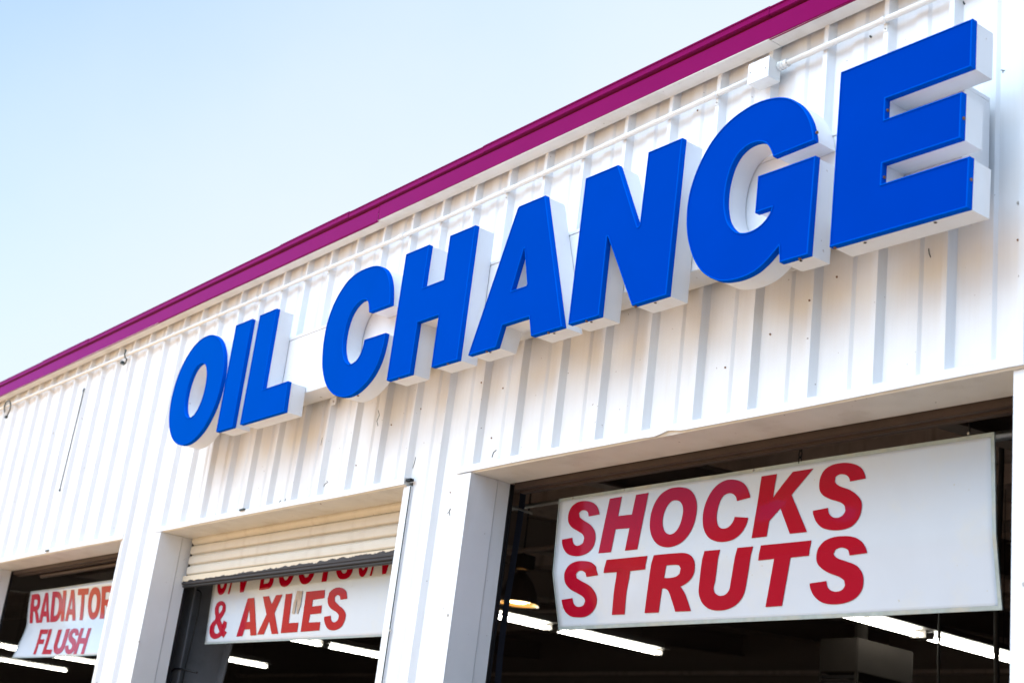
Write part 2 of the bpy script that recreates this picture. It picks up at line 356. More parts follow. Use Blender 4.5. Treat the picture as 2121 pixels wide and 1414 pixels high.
# ------------------------------------------------------------------ door headers and jambs
def header(x0, x1, dent=None):
    bm = bmesh.new(); n = 80; zs = (ZH, ZH + .040); rows = []
    for i in range(n + 1):
        x = x0 + (x1 - x0) * i / n; dz = 0
        if dent: dz = .012 * math.exp(-((x - dent) / .045) ** 2) - .004 * math.exp(-((x - dent + .09) / .05) ** 2)
        wv = .0015 * math.sin(x * 2.1) + .001 * math.sin(x * 5.7)
        rows.append([bm.verts.new(p) for p in ((x, .205, ZH), (x, -.022, ZH), (x, -.026, ZH + .006 + dz), (x, -.037, ZH + .006 + dz + wv), (x, -.039, ZH + .040 + wv), (x, -.028, ZH + .043 + wv), (x, .019, ZH + .046))])
    for i in range(n):
        for j in range(6): bm.faces.new((rows[i][j], rows[i + 1][j], rows[i + 1][j + 1], rows[i][j + 1]))
    bm.faces.new(rows[0]); bm.faces.new(rows[-1][::-1])
    return bm
d3 = W(1385, 884, -.037).x
HX = [(-13.15, -9.962), (-9.415, -6.268), (-5.795, -2.619)]
for k, (a, b) in enumerate(HX):
    o = obj('door_header', header(a, b, d3 if k == 2 else None), M['soffit'], bld)
    o.data.materials.append(M['trim'])
    for p in o.data.polygons:
        if p.center.y < -.0265: p.material_index = 1
def jamb(x, s, strip):           # s=+1: left side of an opening (faces +x), s=-1: right side
    bm = bmesh.new(); zt = ZH - .001
    fy = -.034 if s > 0 else -.012
    xa, xb = sorted((x, x - s * strip)); box(bm, xa, xb, fy - .004, fy, 0, zt)        # front flange
    xa, xb = sorted((x - s * .0005, x - s * .006)); box(bm, xa, xb, fy, .125, 0, zt)
    xa, xb = sorted((x - s * .004, x - s * .011)); box(bm, xa, xb, .1285, .205, 0, zt)
    xa, xb = sorted((x - s * (strip - .003), x - s * strip)); box(bm, xa, xb, fy, .001, 0, zt)
    return bm
for k, (a, b) in enumerate(OPEN):
    obj('door_jamb', jamb(a, 1, .112 if k == 2 else .10), M['trim'], bld)
    obj('door_jamb', jamb(b, -1, .062 if k == 1 else .05), M['trim'], bld)
for a, b in MOREOPEN: obj('door_jamb', jamb(a, 1, .1), M['trim'], bld); obj('door_jamb', jamb(b, -1, .05), M['trim'], bld)
obj('gap_shadow_strip', BX(-6.2355, -6.231, -.0165, -.0125, 0, ZH - .004), M['cable'], bld)  # thin dark strip, painted shade for the gap beside the jamb flange
# closed cover of the bays that lie out of the picture
for a, b in MOREOPEN: obj('closed_shutter', BX(a, b, .21, .23, 0, ZH), M['slat'], bld)
# screws on the wall sheet
def screw(p, r=.0055, m='screw', h=.004, hexa=6):
    bm = bmesh.new(); tube(bm, p, (p[0], p[1] - h, p[2]), r, hexa, r * .8); return bm
def wy(x):
    u = (x - T0) % PER
    return -.032 if u < .022 else (-.009 if .137 < u < .19 else 0)
scr = [(1728, 571, 1), (1951, 532, 1), (1949, 548, 0), (1683, 625, 1), (1674, 623, 1), (1805, 568, 1), (1708, 110, 1), (1443, 228, 1), (1128, 367, 1), (1195, 427, 1), (2104, 417, 0), (2110, 489, 1), (2103, 494, 1),
       (523, 929, 1), (431, 982, 1), (563, 953, 1), (843, 783, 1), (1154, 747, 1), (985, 870, 1), (1040, 803, 1), (1075, 744, 1), (1003, 794, 1), (1334, 726, 1), (62, 1035, 1), (63, 1076, 1), (178, 1047, 1), (210, 1040, 1), (290, 785, 1), (313, 1011, 1), (12, 1087, 1),
       (806, 878, 1), (733, 962, 1), (660, 1041, 1), (928, 1018, 1), (1013, 905, 1), (867, 845, 1), (1337, 700, 1), (1500, 760, 1), (1590, 690, 1)]
for px, py, dk in scr:
    p = W(px, py, -.016); p.y = wy(p.x) - .0005
    obj('wall_screw', screw(p, .0045 if dk else .007), M['rust'] if dk else M['screw'], bld)
for px, py in ((2113, 1206), (801.5, 1303), (928, 1273), (206, 1330), (288, 1328)):
    p = W(px, py, -.038); p.y = -.0165 if px in (801.5, 206, 2113) else -.038; obj('jamb_screw', screw(p, .008), M['screw'], bld)
# scratches and flaking paint, as shallow curls on the sheet
def curl(pts, r=.0012, m='cable'):
    q = []
    for px, py in pts:
        p = W(px, py, -.016); p.y = wy(p.x) - .0012; q.append(p)
    return sweep(q, r, 5)
for pts, r in (([(1017, 946), (1020, 936), (1026, 931)], .0022), ([(922, 1061), (928, 1060), (931, 1052)], .0025), ([(928, 1060), (930, 1066)], .002), ([(665, 1009), (668, 1001), (675, 996), (672, 994)], .0018),
               ([(850, 968), (854, 955), (856, 945)], .0016), ([(550, 1043), (560, 1045), (566, 1043)], .002), ([(575, 1041), (580, 1035)], .002), ([(585, 1038), (587, 1031)], .002),
               ([(778, 880), (776, 870), (781, 858), (779, 848)], .0016), ([(730, 905), (733, 897), (730, 892)], .0016), ([(790, 882), (793, 875), (797, 871)], .0016), ([(1922, 530), (1919, 522), (1918, 512)], .0016),
               ([(2068, 142), (2076, 143)], .0014), ([(2072, 143), (2072, 148)], .0014), ([(352, 998), (350, 990)], .002), ([(660, 920), (663, 905)], .0012), ([(1034, 522), (1037, 512)], .003), ([(1989, 0), (1993, 6)], .003), ([(1797, 72), (1800, 75)], .004)):
    obj('paint_scratch', curl(pts, r), M['cable'], bld)
for px, py in ((98, 1140.5), (502, 1056)): p = W(px, py, -.04); obj('torn_flashing', BX(p.x - .03, p.x + .035, -.05, -.034, p.z - .004, p.z + .008, bev=.002), M['cable'], bld)
p = W(841, 994, -.045); obj('torn_flashing', BX(-6.262, -6.215, -.034, -.01, ZH + .020, ZH + .034, bev=.002), M['darkmetal'], bld)

# long thin rod fixed on the far wall
a = W(174, 807, -.036); b = W(124, 1013, -.036)
rod = thing('hanging_wire', 'thin dark wire running straight down the ribbed wall at far left', 'wire', b)
obj('wire', sweep([a + Vector((-.02, 0, -.01)), a + Vector((-.005, 0, .012)), a + Vector((.012, 0, .006)), a, a.lerp(b, .3) + Vector((.004, 0, 0)), a.lerp(b, .7), b], .0045, 8), M['cable'], rod)
obj('wire_end', sweep([b, b + Vector((0, 0, -.015))], .009, 8), M['cable'], rod)

# ------------------------------------------------------------------ conduit under the eave
RC = .0125; YC = -.032 - RC - .001
cz = [(-42, 3.122), (-13.7, 3.121), (-10.3, 3.099), (-7.75, 3.087), (-6.2, 3.078), (-5.2, 3.088), (-4.11, 3.104), (-3.3, 3.106), (XR, 3.106)]
def conz(x):
    for (a, za), (b, zb) in zip(cz, cz[1:]):
        if a <= x <= b: return za + (zb - za) * (x - a) / (b - a) + H
con = thing('electrical_conduit', 'white painted steel conduit strapped along the wall under the roof edge', 'conduit', (-8, YC, conz(-8)))
jx0, jx1 = -3.904, -3.790
for a, b in ((XL, jx0 - .004), (jx1 + .004, XR)):
    n = int((b - a) / .25) + 2
    obj('conduit_pipe', sweep([(a + (b - a) * i / n, YC, conz(a + (b - a) * i / n)) for i in range(n + 1)], RC, 14), M['conduit'], con, True)
def strap(x):
    z = conz(x); bm = bmesh.new(); tube(bm, (x - .009, YC, z), (x + .009, YC, z), RC + .003, 16)
    box(bm, x - .009, x + .009, -.0355, -.0325, z - .046, z - RC * .5, bev=.001); return bm
for px, py in ((1829, 44), (1481, 196), (1047, 391), (680, 557), (452, 653), (203, 761)):
    x = W(px, py, YC).x; x = T0 + .011 + PER * round((x - T0 - .011) / PER); s = obj('pipe_strap', strap(x), M['conduit'], con)
    obj('strap_screw', screw((x, -.0355, conz(x) - .034), .004), M['screw'], s)
for px, py in ((831, 495), (533, 616), (362, 691), (61, 821)):
    x = W(px, py, YC).x; bm = bmesh.new(); tube(bm, (x - .028, YC, conz(x - .028)), (x + .028, YC, conz(x + .028)), RC + .004, 14)
    tube(bm, (x - .004, YC, conz(x)), (x + .004, YC, conz(x)), RC + .006, 14); obj('pipe_coupling', bm, M['conduit'], con)
bm = bmesh.new(); tube(bm, (jx1 + .002, YC, conz(jx1)), (jx1 + .016, YC, conz(jx1)), RC + .008, 14); tube(bm, (jx1 + .016, YC, conz(jx1)), (jx1 + .05, YC, conz(jx1)), RC + .005, 14); tube(bm, (jx1 + .024, YC, conz(jx1)), (jx1 + .030, YC, conz(jx1)), RC + .0075, 14)
obj('pipe_connector', bm, M['conduit'], con)
jb = thing('junction_box', 'small white square junction box on the conduit above the letter G', 'junction box', (-3.85, -.033, 3.036 + H))
obj('box_body', BX(jx0, jx1, -.104, -.033, 3.036 + H, 3.128 + H, bev=.002), M['conduit'], jb)
obj('box_cover', BX(jx0 - .003, jx1 + .003, -.108, -.1045, 3.033 + H, 3.131 + H, bev=.0015), M['trim'], jb)
for dx, dz in ((.012, .05), (.10, .04)): obj('cover_screw', screw((jx0 + dx, -.108, 3.036 + H + dz), .003), M['screw'], jb)
# black cable loops hung over the conduit
def hook(px, py, label, k):
    c = W(px, py, YC); t = thing('cable_loop', label, 'cable', c, 'black cable loops on the conduit')
    q = [c + Vector(v) for v in ((-.05, -.012, .022), (-.035, -.024, .036), (-.01, -.026, .026), (-.02, -.026, .0), (-.015, -.02, -.03), (.012, -.012, -.05), (-.01, -.008, -.075), (-.045, -.008, -.082), (-.07, -.01, -.06))]
    if k: q = [c + Vector(v) for v in ((-.10, -.010, -.06), (-.11, -.02, -.01), (-.07, -.026, .03), (-.02, -.026, .034), (.03, -.022, .022), (.06, -.016, -.02), (.05, -.01, -.06), (.0, -.006, -.10), (-.02, -.006, -.115))]
    obj('cable', sweep(q, .006, 8), M['cable'], t, True)
    e = q[-1]; obj('clip', BX(e.x - .022, e.x + .012, e.y - .012, e.y + .012, e.z - .012, e.z + .01, bev=.003), M['cable'], t)
hook(267, 733, 'black cable loop hooked over the conduit near the letter O', 0)
hook(22, 838, 'black cable loop hooked over the conduit at the left end of the picture', 1)

# ------------------------------------------------------------------ OIL CHANGE letters on their raceway
YR, Yb, Yf = -.177, -.181, -.302
sg = thing('channel_letter_sign', 'big blue and white OIL CHANGE letter sign on the garage wall', 'sign', (-5.8, -.03, 2.2 + H))
rx1 = W(2055, 207, -.03).x
rw = obj('raceway', BX(-8.72, rx1 - .012, YR, -.033, 2.206 + H, 2.585 + H, bev=.002), M['can'], sg)
obj('raceway_lid', BX(-8.73, rx1 - .006, YR - .003, -.033, 2.586 + H, 2.604 + H, bev=.0015), M['can'], sg)
bm = BX(rx1 - .0115, rx1 - .006, YR - .002, -.033, 2.204 + H, 2.5855 + H, bev=.001); obj('raceway_end_plate', bm, M['can'], sg)
for x in (-8.3, -7.16, -5.9, -4.86, -3.65):
    bm = bmesh.new(); box(bm, x - .022, x + .022, -.040, -.034, 2.155 + H, 2.205 + H, bev=.0015); b = obj('mounting_tab', bm, M['can'], sg)
    obj('tab_bolt', screw((x, -.040, 2.175 + H), .007), M['screw'], b)
for px, py in ((665, 822),):
    p = WZ(px, py, 2.206); bm = bmesh.new(); tube(bm, (p.x, p.y, 2.2055 + H), (p.x, p.y, 2.2045 + H), .008, 12); obj('knockout', bm, M['screw'], sg)
def ell(cx, cz, rx, rz, n=64, k=2.0, tilt=0.0):
    out = []
    for i in range(n):
        t = 2 * math.pi * i / n; c, s = math.cos(t), math.sin(t)
        out.append((cx + rx * math.copysign(abs(c) ** (2 / k), c), cz + rz * math.copysign(abs(s) ** (2 / k), s)))
    return out
TP, BT = 2.756, 2.058
GL = [
 ('O', [ell(-8.550, 2.402, .374, .368, 72, 2.06), ell(-8.553, 2.399, .143, .185, 48, 2.1)], 'round'),
 ('I', [[(-8.118, TP), (-7.902, TP), (-7.894, BT), (-8.112, BT)]], 0),
 ('L', [[(-7.796, TP), (-7.582, TP), (-7.572, 2.241), (-7.262, 2.241), (-7.248, BT), (-7.790, BT)]], 0),
 ('C', [[(-6.242, 2.494), (-6.257, 2.566), (-6.286, 2.641), (-6.334, 2.703), (-6.392, 2.742), (-6.459, 2.764), (-6.55, 2.773), (-6.65, 2.768), (-6.733, 2.745), (-6.799, 2.701), (-6.853, 2.641), (-6.89, 2.569), (-6.906, 2.493), (-6.905, 2.406), (-6.89, 2.318), (-6.863, 2.242), (-6.805, 2.155), (-6.741, 2.1), (-6.672, 2.063), (-6.595, 2.042), (-6.524, 2.036), (-6.459, 2.043), (-6.393, 2.066), (-6.331, 2.102), (-6.285, 2.15), (-6.252, 2.222), (-6.240, 2.333), (-6.448, 2.336), (-6.452, 2.298), (-6.469, 2.256), (-6.504, 2.228), (-6.562, 2.22), (-6.614, 2.242), (-6.652, 2.284), (-6.679, 2.345), (-6.686, 2.42), (-6.673, 2.492), (-6.638, 2.547), (-6.581, 2.580), (-6.525, 2.585), (-6.489, 2.572), (-6.465, 2.542), (-6.447, 2.494)]], 1),
 ('H', [[(-6.152, TP), (-5.938, TP), (-5.938, 2.517), (-5.745, 2.517), (-5.745, TP), (-5.530, TP), (-5.526, BT), (-5.742, BT), (-5.744, 2.332), (-5.938, 2.332), (-5.938, BT), (-6.150, BT)]], 0),
 ('A', [[(-5.182, TP - .006), (-5.172, TP + .003), (-4.977, TP + .003), (-4.732, BT + .006), (-4.950, BT + .006), (-4.981, 2.164), (-5.186, 2.164), (-5.216, BT + .004), (-5.432, BT + .004)], [(-5.093, 2.524), (-5.086, 2.524), (-5.028, 2.330), (-5.034, 2.323), (-5.151, 2.323)]], 0),
 ('N', [[(-4.682, TP + .003), (-4.466, TP + .003), (-4.293, 2.421), (-4.285, 2.418), (-4.277, 2.424), (-4.268, TP + .003), (-4.063, TP + .003), (-4.072, BT + .008), (-4.276, BT + .007), (-4.481, 2.427), (-4.488, 2.427), (-4.486, BT + .006), (-4.687, BT + .008)]], 0),
 ('G', [[(-3.334, 2.515), (-3.339, 2.546), (-3.357, 2.600), (-3.386, 2.653), (-3.425, 2.7), (-3.471, 2.735), (-3.524, 2.759), (-3.586, 2.773), (-3.65, 2.777), (-3.714, 2.769), (-3.778, 2.75), (-3.840, 2.718), (-3.892, 2.674), (-3.934, 2.617), (-3.965, 2.556), (-3.985, 2.492), (-3.992, 2.43), (-3.989, 2.365), (-3.98, 2.312), (-3.961, 2.253), (-3.929, 2.188), (-3.886, 2.131), (-3.835, 2.089), (-3.779, 2.060), (-3.72, 2.046), (-3.65, 2.043), (-3.589, 2.053), (-3.538, 2.077), (-3.499, 2.106), (-3.473, 2.127), (-3.464, BT + .001), (-3.330, BT), (-3.3215, 2.446), (-3.606, 2.448), (-3.608, 2.297), (-3.522, 2.297), (-3.531, 2.272), (-3.552, 2.250), (-3.584, 2.232), (-3.624, 2.224), (-3.665, 2.227), (-3.703, 2.243), (-3.734, 2.270), (-3.758, 2.304), (-3.773, 2.345), (-3.781, 2.39), (-3.782, 2.438), (-3.775, 2.489), (-3.757, 2.541), (-3.728, 2.579), (-3.691, 2.599), (-3.653, 2.605), (-3.611, 2.599), (-3.578, 2.581), (-3.554, 2.552), (-3.535, 2.511)]], 1),
 ('E', [[(-3.220, TP), (-2.651, TP - .006), (-2.652, 2.569), (-3.008, 2.573), (-3.008, 2.489), (-2.686, 2.484), (-2.688, 2.315), (-3.009, 2.320), (-3.010, 2.239), (-2.650, 2.234), (-2.654, BT - .004), (-3.227, BT + .002)]], 0),
]
for ch, loops, rnd in GL:
    L = []
    for i, l in enumerate(loops):
        l = [(x, z + H) for x, z in l]
        if rnd == 1: l = smooth_poly(l)
        l = ccw(clean(l)); L.append(l if i == 0 else l[::-1])
    bm = bmesh.new()
    for l in L: walls2d(bm, offset(l, -.0015), Yf + .022, Yb)
    faces2d(bm, [offset(l, -.0015) for l in L], Yb)
    can = obj('letter', bm, M['can'], sg, label='blue faced white sided letter ' + ch)
    bm = bmesh.new()                       # blue trim cap: return plus rolled front lip
    for l in L:
        o1 = offset(l, .0015); o2 = offset(l, -.0005); o3 = offset(l, -.0042)
        band2d(bm, o1, Yf + .026, o1, Yf + .002); band2d(bm, o1, Yf + .002, o2, Yf - .0005); band2d(bm, o2, Yf - .0005, o3, Yf - .0005); band2d(bm, o3, Yf - .0005, o3, Yf + .005)
        band2d(bm, o1, Yf + .026, offset(l, -.0015), Yf + .026)
    obj('trim_cap', bm, M['bluetrim'], can)
    bm = bmesh.new(); faces2d(bm, [offset(l, -.0045) for l in L], Yf + .002)
    obj('letter_face', bm, M['blue'], can)
    if ch in 'OCG':
        for o in (can,):
            for p in o.data.polygons: p.use_smooth = abs(p.normal.y) < .5
            try: o.data.set_sharp_from_angle(angle=math.radians(30))
            except Exception: pass
# drain holes under the letters, screws in the trim caps
for px, py, z in ((1792, 503, BT - .003), (1937.6, 461.4, BT - .003), (1659, 540.6, BT - .002), (1225, 667, BT + .004), (1357.6, 627.5, BT + .004), (1015.6, 729.5, BT + .002), (1148, 690.6, BT + .004)):
    p = WZ(px, py, z); bm = bmesh.new(); tube(bm, (p.x, p.y, p.z - .0008), (p.x, p.y, p.z + .001), .0055, 12); obj('drain_hole', bm, M['hole'], sg)
for px, py, z in ((1653.5, 534, BT - .002), (1134, 688, BT + .003), (1004, 726, BT + .002), (1213, 664, BT + .004), (825, 782, BT - .001), (926, 752, BT - .001), (733, 816, BT - .03), (1316, 634, BT + .004), (1728, 512, BT)):
    p = WZ(px, py, z); p.y = Yf + .014; bm = bmesh.new(); tube(bm, (p.x, p.y, p.z + .002), (p.x, p.y, p.z - .004), .006, 10); obj('cap_screw', bm, M['rust'], sg)
for x, z in ((-2.686 + .001, 2.39), (-2.651, 2.155), (-3.006, 2.53), (-3.008, 2.27), (-3.332, 2.55)):
    bm = bmesh.new(); tube(bm, (x - .002, Yf + .013, z + H), (x + .004, Yf + .013, z + H), .006, 10); obj('cap_screw', bm, M['rust'], sg)

# ------------------------------------------------------------------ roll-up doors
def door_part_curtain(x0, x1, z0, zt, n):   # slats with their hooked joints
    bm = bmesh.new(); prof = []; hh = (zt - z0) / n
    for i in range(n):
        a = z0 + i * hh
        for t, dy in ((0, .0), (.035, -.003), (.06, .001), (.09, -.008), (.14, -.015), (.22, -.018), (.50, -.0195), (.78, -.018), (.88, -.013), (.94, -.006), (.975, -.001)): prof.append((.205 + dy, a + t * hh))
    prof.append((.205, zt))
    A = [bm.verts.new((x0, y, z)) for y, z in prof]; B = [bm.verts.new((x1, y, z)) for y, z in prof]
    for i in range(len(prof) - 1): bm.faces.new((A[i], B[i], B[i + 1], A[i + 1]))
    return bm
x0, x1 = OPEN[1]
dr = thing('rollup_door', 'cream slatted roll-up door partly lowered in the middle bay', 'door', ((x0 + x1) / 2, .2, 1.26 + H))
obj('slat_curtain', door_part_curtain(x0 + .034, x1 - .01, 1.325 + H, 1.537 + H, 3), M['slat'], dr)
bm = bmesh.new(); prof = []
for i in range(9): t = i / 8; prof.append((.202 + .008 * math.sin(t * math.pi / 2) - .026 * math.sin(t * math.pi), (1.537 + .066 * t) + H))
A = [bm.verts.new((x0 + .034, y, z)) for y, z in prof]; B = [bm.verts.new((x1 - .01, y, z)) for y, z in prof]
for i in range(8): bm.faces.new((A[i], B[i], B[i + 1], A[i + 1]))
obj('coil', bm, M['slat'], dr, True)
mb = mat('peeling_bottom_bar', (0.7, 0.62, 0.48), 0.6)
n_ = mb.node_tree.nodes; L_ = mb.node_tree.links; g_ = n_.new('ShaderNodeNewGeometry'); s_ = n_.new('ShaderNodeSeparateXYZ'); L_.new(g_.outputs['Position'], s_.inputs[0])
t_ = n_.new('ShaderNodeTexNoise'); t_.inputs['Scale'].default_value = 16; t_.inputs['Detail'].default_value = 10; t_.inputs['Roughness'].default_value = .7; L_.new(g_.outputs['Position'], t_.inputs['Vector'])
def math_(op, a, b):
    k = n_.new('ShaderNodeMath'); k.operation = op
    for i, v in enumerate((a, b)):
        if isinstance(v, (int, float)): k.inputs[i].default_value = v
        else: L_.new(v, k.inputs[i])
    return k.outputs[0]
h_ = math_('ADD', math_('SUBTRACT', s_.outputs[2], 1.295 + H), math_('MULTIPLY', math_('SUBTRACT', t_.outputs[0], .5), .055))
h_ = math_('SUBTRACT', h_, math_('MULTIPLY', math_('ADD', s_.outputs[0], 8.2), .010))
r_ = n_.new('ShaderNodeMapRange'); r_.inputs[1].default_value = -.0008; r_.inputs[2].default_value = .0008; L_.new(h_, r_.inputs[0])
m_ = n_.new('ShaderNodeMix'); m_.data_type = 'RGBA'; m_.inputs[6].default_value = (.028, .026, .03, 1); m_.inputs[7].default_value = (.66, .58, .45, 1); L_.new(r_.outputs[0], m_.inputs[0]); L_.new(m_.outputs[2], n_['Principled BSDF'].inputs['Base Color'])
bm = bmesh.new(); box(bm, x0 + .008, x1 - .008, .178, .222, 1.281 + H, 1.323 + H, bev=.004); box(bm, x0 + .008, x1 - .008, .176, .224, 1.262 + H, 1.279 + H, bev=.004)
obj('bottom_bar', bm, mb, dr)
bm = bmesh.new(); box(bm, x0 + .008, x1 - .008, .186, .214, 1.246 + H, 1.261 + H, bev=.004); obj('rubber_seal', bm, M['rubber'], dr)
for k, lab in ((2, 'rolled-up door with brown bottom bar under the header of the SHOCKS STRUTS bay'), (0, 'rolled-up door with brown bottom bar under the header of the RADIATOR FLUSH bay')):
    x0, x1 = OPEN[k]; d = thing('rollup_door', lab, 'door', ((x0 + x1) / 2, .25, ZH - .02), 'opened roll-up doors')
    bm = bmesh.new(); box(bm, x0 + .02, x1 - .02, .215, .245, ZH - .030, ZH + .02, bev=.003); box(bm, x0 + .02, x1 - .02, .246, .285, ZH - .040, ZH - .012, bev=.004)
    obj('bottom_bar', bm, M['brown'], d)
    if k == 0: bm = bmesh.new(); tube(bm, (x0 + .45, .33, ZH - .045), (x1 - .03, .33, ZH - .045), .02, 12); obj('lift_bar', bm, M['brown'], d)
    bm = bmesh.new(); tube(bm, (x0 + .02, .48, ZH + .28), (x1 - .02, .48, ZH + .28), .20, 24); obj('coil', bm, M['brown'], d, True)
# door guides (dark tracks with a worn edge)
def guide(x, s):
    bm = bmesh.new(); xa, xb = sorted((x, x + s * .012)); box(bm, xa, xb, .207, .221, 0, ZH - .003)
    xa, xb = sorted((x, x + s * .018)); box(bm, xa, xb, .2215, .225, 0, ZH - .003)
    return bm
for k, (a, b) in enumerate(OPEN):
    obj('door_guide', guide(a - .010, 1), M['darkmetal'], bld); obj('door_guide', guide(b + .010, -1), M['darkmetal'], bld)

# ------------------------------------------------------------------ hanging sign boards
def lerp_tab(tab, z):
    if z >= tab[0][0]: return tab[0][1]
    for (a, va), (b, vb) in zip(tab, tab[1:]):
        if b <= z <= a: return va + (vb - va) * (z - a) / (b - a)
    return tab[-1][1]
def bumpy(x, z, c, amp, r): return amp * math.exp(-(((x - c[0]) / r[0]) ** 2 + ((z - c[1]) / r[1]) ** 2))
d3a = W(1285, 1190, .34); d3b = W(1597, 1036, .33); d3c = W(1745, 1045, .33); d3d = W(1490, 975, .33)
def surf3(x, z):
    u = (x + 5.41) / 2.43; zz = z - H
    l = lerp_tab([(1.51, .32), (1.144, .332), (.90, .405)], zz); r = lerp_tab([(1.51, .32), (1.15, .346), (.89, .391)], zz)
    y = l + (r - l) * u
    y += bumpy(x, z, (d3a.x, d3a.z), .008, (.09, .05)) - bumpy(x, z, (d3a.x + .05, d3a.z - .1), .005, (.08, .08))
    y += bumpy(x, z, (d3b.x, d3b.z), .006, (.06, .035)) + bumpy(x, z, (d3c.x, d3c.z), .004, (.05, .05)) + bumpy(x, z, (d3d.x, d3d.z), .004, (.03, .06))
    y += .005 * math.sin(x * 3.1 + 1) * math.sin(zz * 5 + x)
    return y
def surf2(x, z):
    return lerp_tab([(1.51, .31), (1.278, .322), (.885, .34)], z - H) + .002 * math.sin(x * 4)
def surf1(x, z):
    return lerp_tab([(1.415, .32), (1.135, .352), (1.10, .350), (.83, .296)], z - H) + .003 * math.sin(x * 3) + .004 * math.sin((z - H) * 14 + x * 2)
def board(sf, x0, x1, z0, z1, zbl=None):
    bm = bmesh.new(); nx, nz = 60, 24; V = []
    for j in range(nz + 1):
        row = []
        for i in range(nx + 1):
            x = x0 + (x1 - x0) * i / nx; z = z0 + (z1 - z0) * j / nz; row.append(bm.verts.new((x, sf(x, z + 0), z)))
        V.append(row)
    for j in range(nz):
        for i in range(nx): bm.faces.new((V[j][i], V[j][i + 1], V[j + 1][i + 1], V[j + 1][i]))
    r = bmesh.ops.extrude_face_region(bm, geom=bm.faces[:])
    for v in r['geom']:
        if isinstance(v, bmesh.types.BMVert): v.co.y += .003
    return bm
def edge_strip(sf, x0, x1, z0, z1, t, sides='tbr'):
    bm = bmesh.new()
    def strip(pts_a, pts_b):
        A = [bm.verts.new((x, sf(x, z) - .002, z)) for x, z in pts_a]; B = [bm.verts.new((x, sf(x, z) - .002, z)) for x, z in pts_b]
        C = [bm.verts.new((x, sf(x, z) + .0045, z)) for x, z in pts_a]
        for i in range(len(A) - 1): bm.faces.new((A[i], A[i + 1], B[i + 1], B[i])); bm.faces.new((A[i], C[i], C[i + 1], A[i + 1]))
    n = 60; N2 = 24; e = .0008
    X = [x0 + (x1 - x0) * i / n for i in range(n + 1)]; Z = [z0 + (z1 - z0) * i / N2 for i in range(N2 + 1)]
    if 't' in sides: strip([(x, z1 + e) for x in X], [(x, z1 - t) for x in X])
    if 'b' in sides: strip([(x, z0 - e) for x in X], [(x, z0 + t) for x in X])
    if 'r' in sides: strip([(x1 + e, z) for z in Z], [(x1 - t, z) for z in Z])
    if 'l' in sides: strip([(x0 - e, z) for z in Z], [(x0 + t * .45, z) for z in Z])
    return bm
def proj(px, py, sf):
    y = .33
    for _ in range(6): p = W(px, py, y); y = sf(p.x, p.z)
    return W(px, py, y)
def lettering(polys, sf, off=.0022, zclip=None):          # polys: list of lists of loops in (x, z)
    bm = bmesh.new()
    for loops in polys: faces2d(bm, loops, 0.0)
    zs = [v.co.z for v in bm.verts]; xs = [v.co.x for v in bm.verts]
    def cut(co, no): bmesh.ops.bisect_plane(bm, geom=bm.verts[:] + bm.edges[:] + bm.faces[:], dist=1e-5, plane_co=co, plane_no=no)
    z = math.floor(min(zs) * 25) / 25
    while z < max(zs): cut((0, 0, z), (0, 0, 1)); z += .04
    x = math.floor(min(xs) * 20) / 20
    while x < max(xs): cut((x, 0, 0), (1, 0, 0)); x += .05
    for v in bm.verts: v.co.y = sf(v.co.x, v.co.z) - off
    bm.normal_update()
    return bm
CR = {'P': (1100, 880), 'Q': (1100, 1061), 'R': (1591, 880), 'T': (1591, 1061), 'U': (380, 1061), 'V': (0, 1061)}
def tr(c, pts, sf, sm=True):
    o = CR[c]; l = []
    for q in pts: p = proj(o[0] + q[0] / 4.002, o[1] + q[1] / 4.002, sf); l.append((p.x, p.z))
    return smooth_poly(l) if sm else clean(l)
def rt(pts, dx, dy): return [(x + dx, y + dy) for x, y in pts]
S1 = [(570, 740), (480, 757), (475, 725), (455, 708), (425, 707), (400, 730), (405, 762), (440, 790), (490, 822), (527, 870), (537, 930), (522, 1000), (482, 1050), (430, 1077), (370, 1085), (310, 1070), (275, 1030), (260, 985), (260, 948), (345, 932), (350, 970), (370, 995), (400, 997), (433, 975), (443, 935), (428, 903), (390, 878), (340, 847), (315, 812), (308, 770), (320, 710), (350, 665), (395, 637), (450, 628), (510, 640), (550, 675)]
SR = [(812, 443), (680, 468), (672, 435), (645, 413), (595, 409), (560, 433), (556, 470), (590, 503), (680, 537), (742, 582), (775, 632), (778, 690), (755, 770), (700, 835), (620, 866), (530, 870), (450, 850), (400, 800), (378, 745), (373, 710), (500, 685), (507, 730), (535, 760), (580, 767), (622, 745), (643, 705), (635, 667), (600, 640), (520, 615), (455, 580), (430, 540), (426, 490), (437, 430), (470, 372), (530, 332), (600, 315), (670, 314), (740, 332), (787, 370)]
ST = [(823, 335), (678, 355), (668, 315), (642, 296), (600, 291), (558, 310), (545, 342), (572, 375), (650, 404), (737, 440), (782, 500), (793, 570), (775, 650), (720, 713), (640, 748), (550, 760), (460, 748), (395, 705), (358, 645), (346, 587), (485, 567), (492, 610), (520, 643), (560, 655), (610, 643), (640, 604), (633, 563), (590, 532), (500, 497), (432, 450), (405, 405), (403, 350), (422, 290), (468, 237), (540, 205), (620, 195), (710, 202), (775, 237), (808, 285)]
S2_ = [(557, 518), (462, 533), (453, 500), (428, 482), (395, 485), (374, 512), (380, 542), (420, 567), (490, 607), (532, 660), (548, 715), (537, 780), (500, 833), (450, 862), (390, 867), (330, 858), (287, 822), (264, 770), (256, 722), (345, 708), (352, 745), (373, 773), (407, 780), (440, 763), (451, 730), (435, 700), (390, 670), (330, 637), (290, 592), (277, 540), (287, 480), (318, 435), (370, 407), (430, 400), (500, 412), (541, 450)]
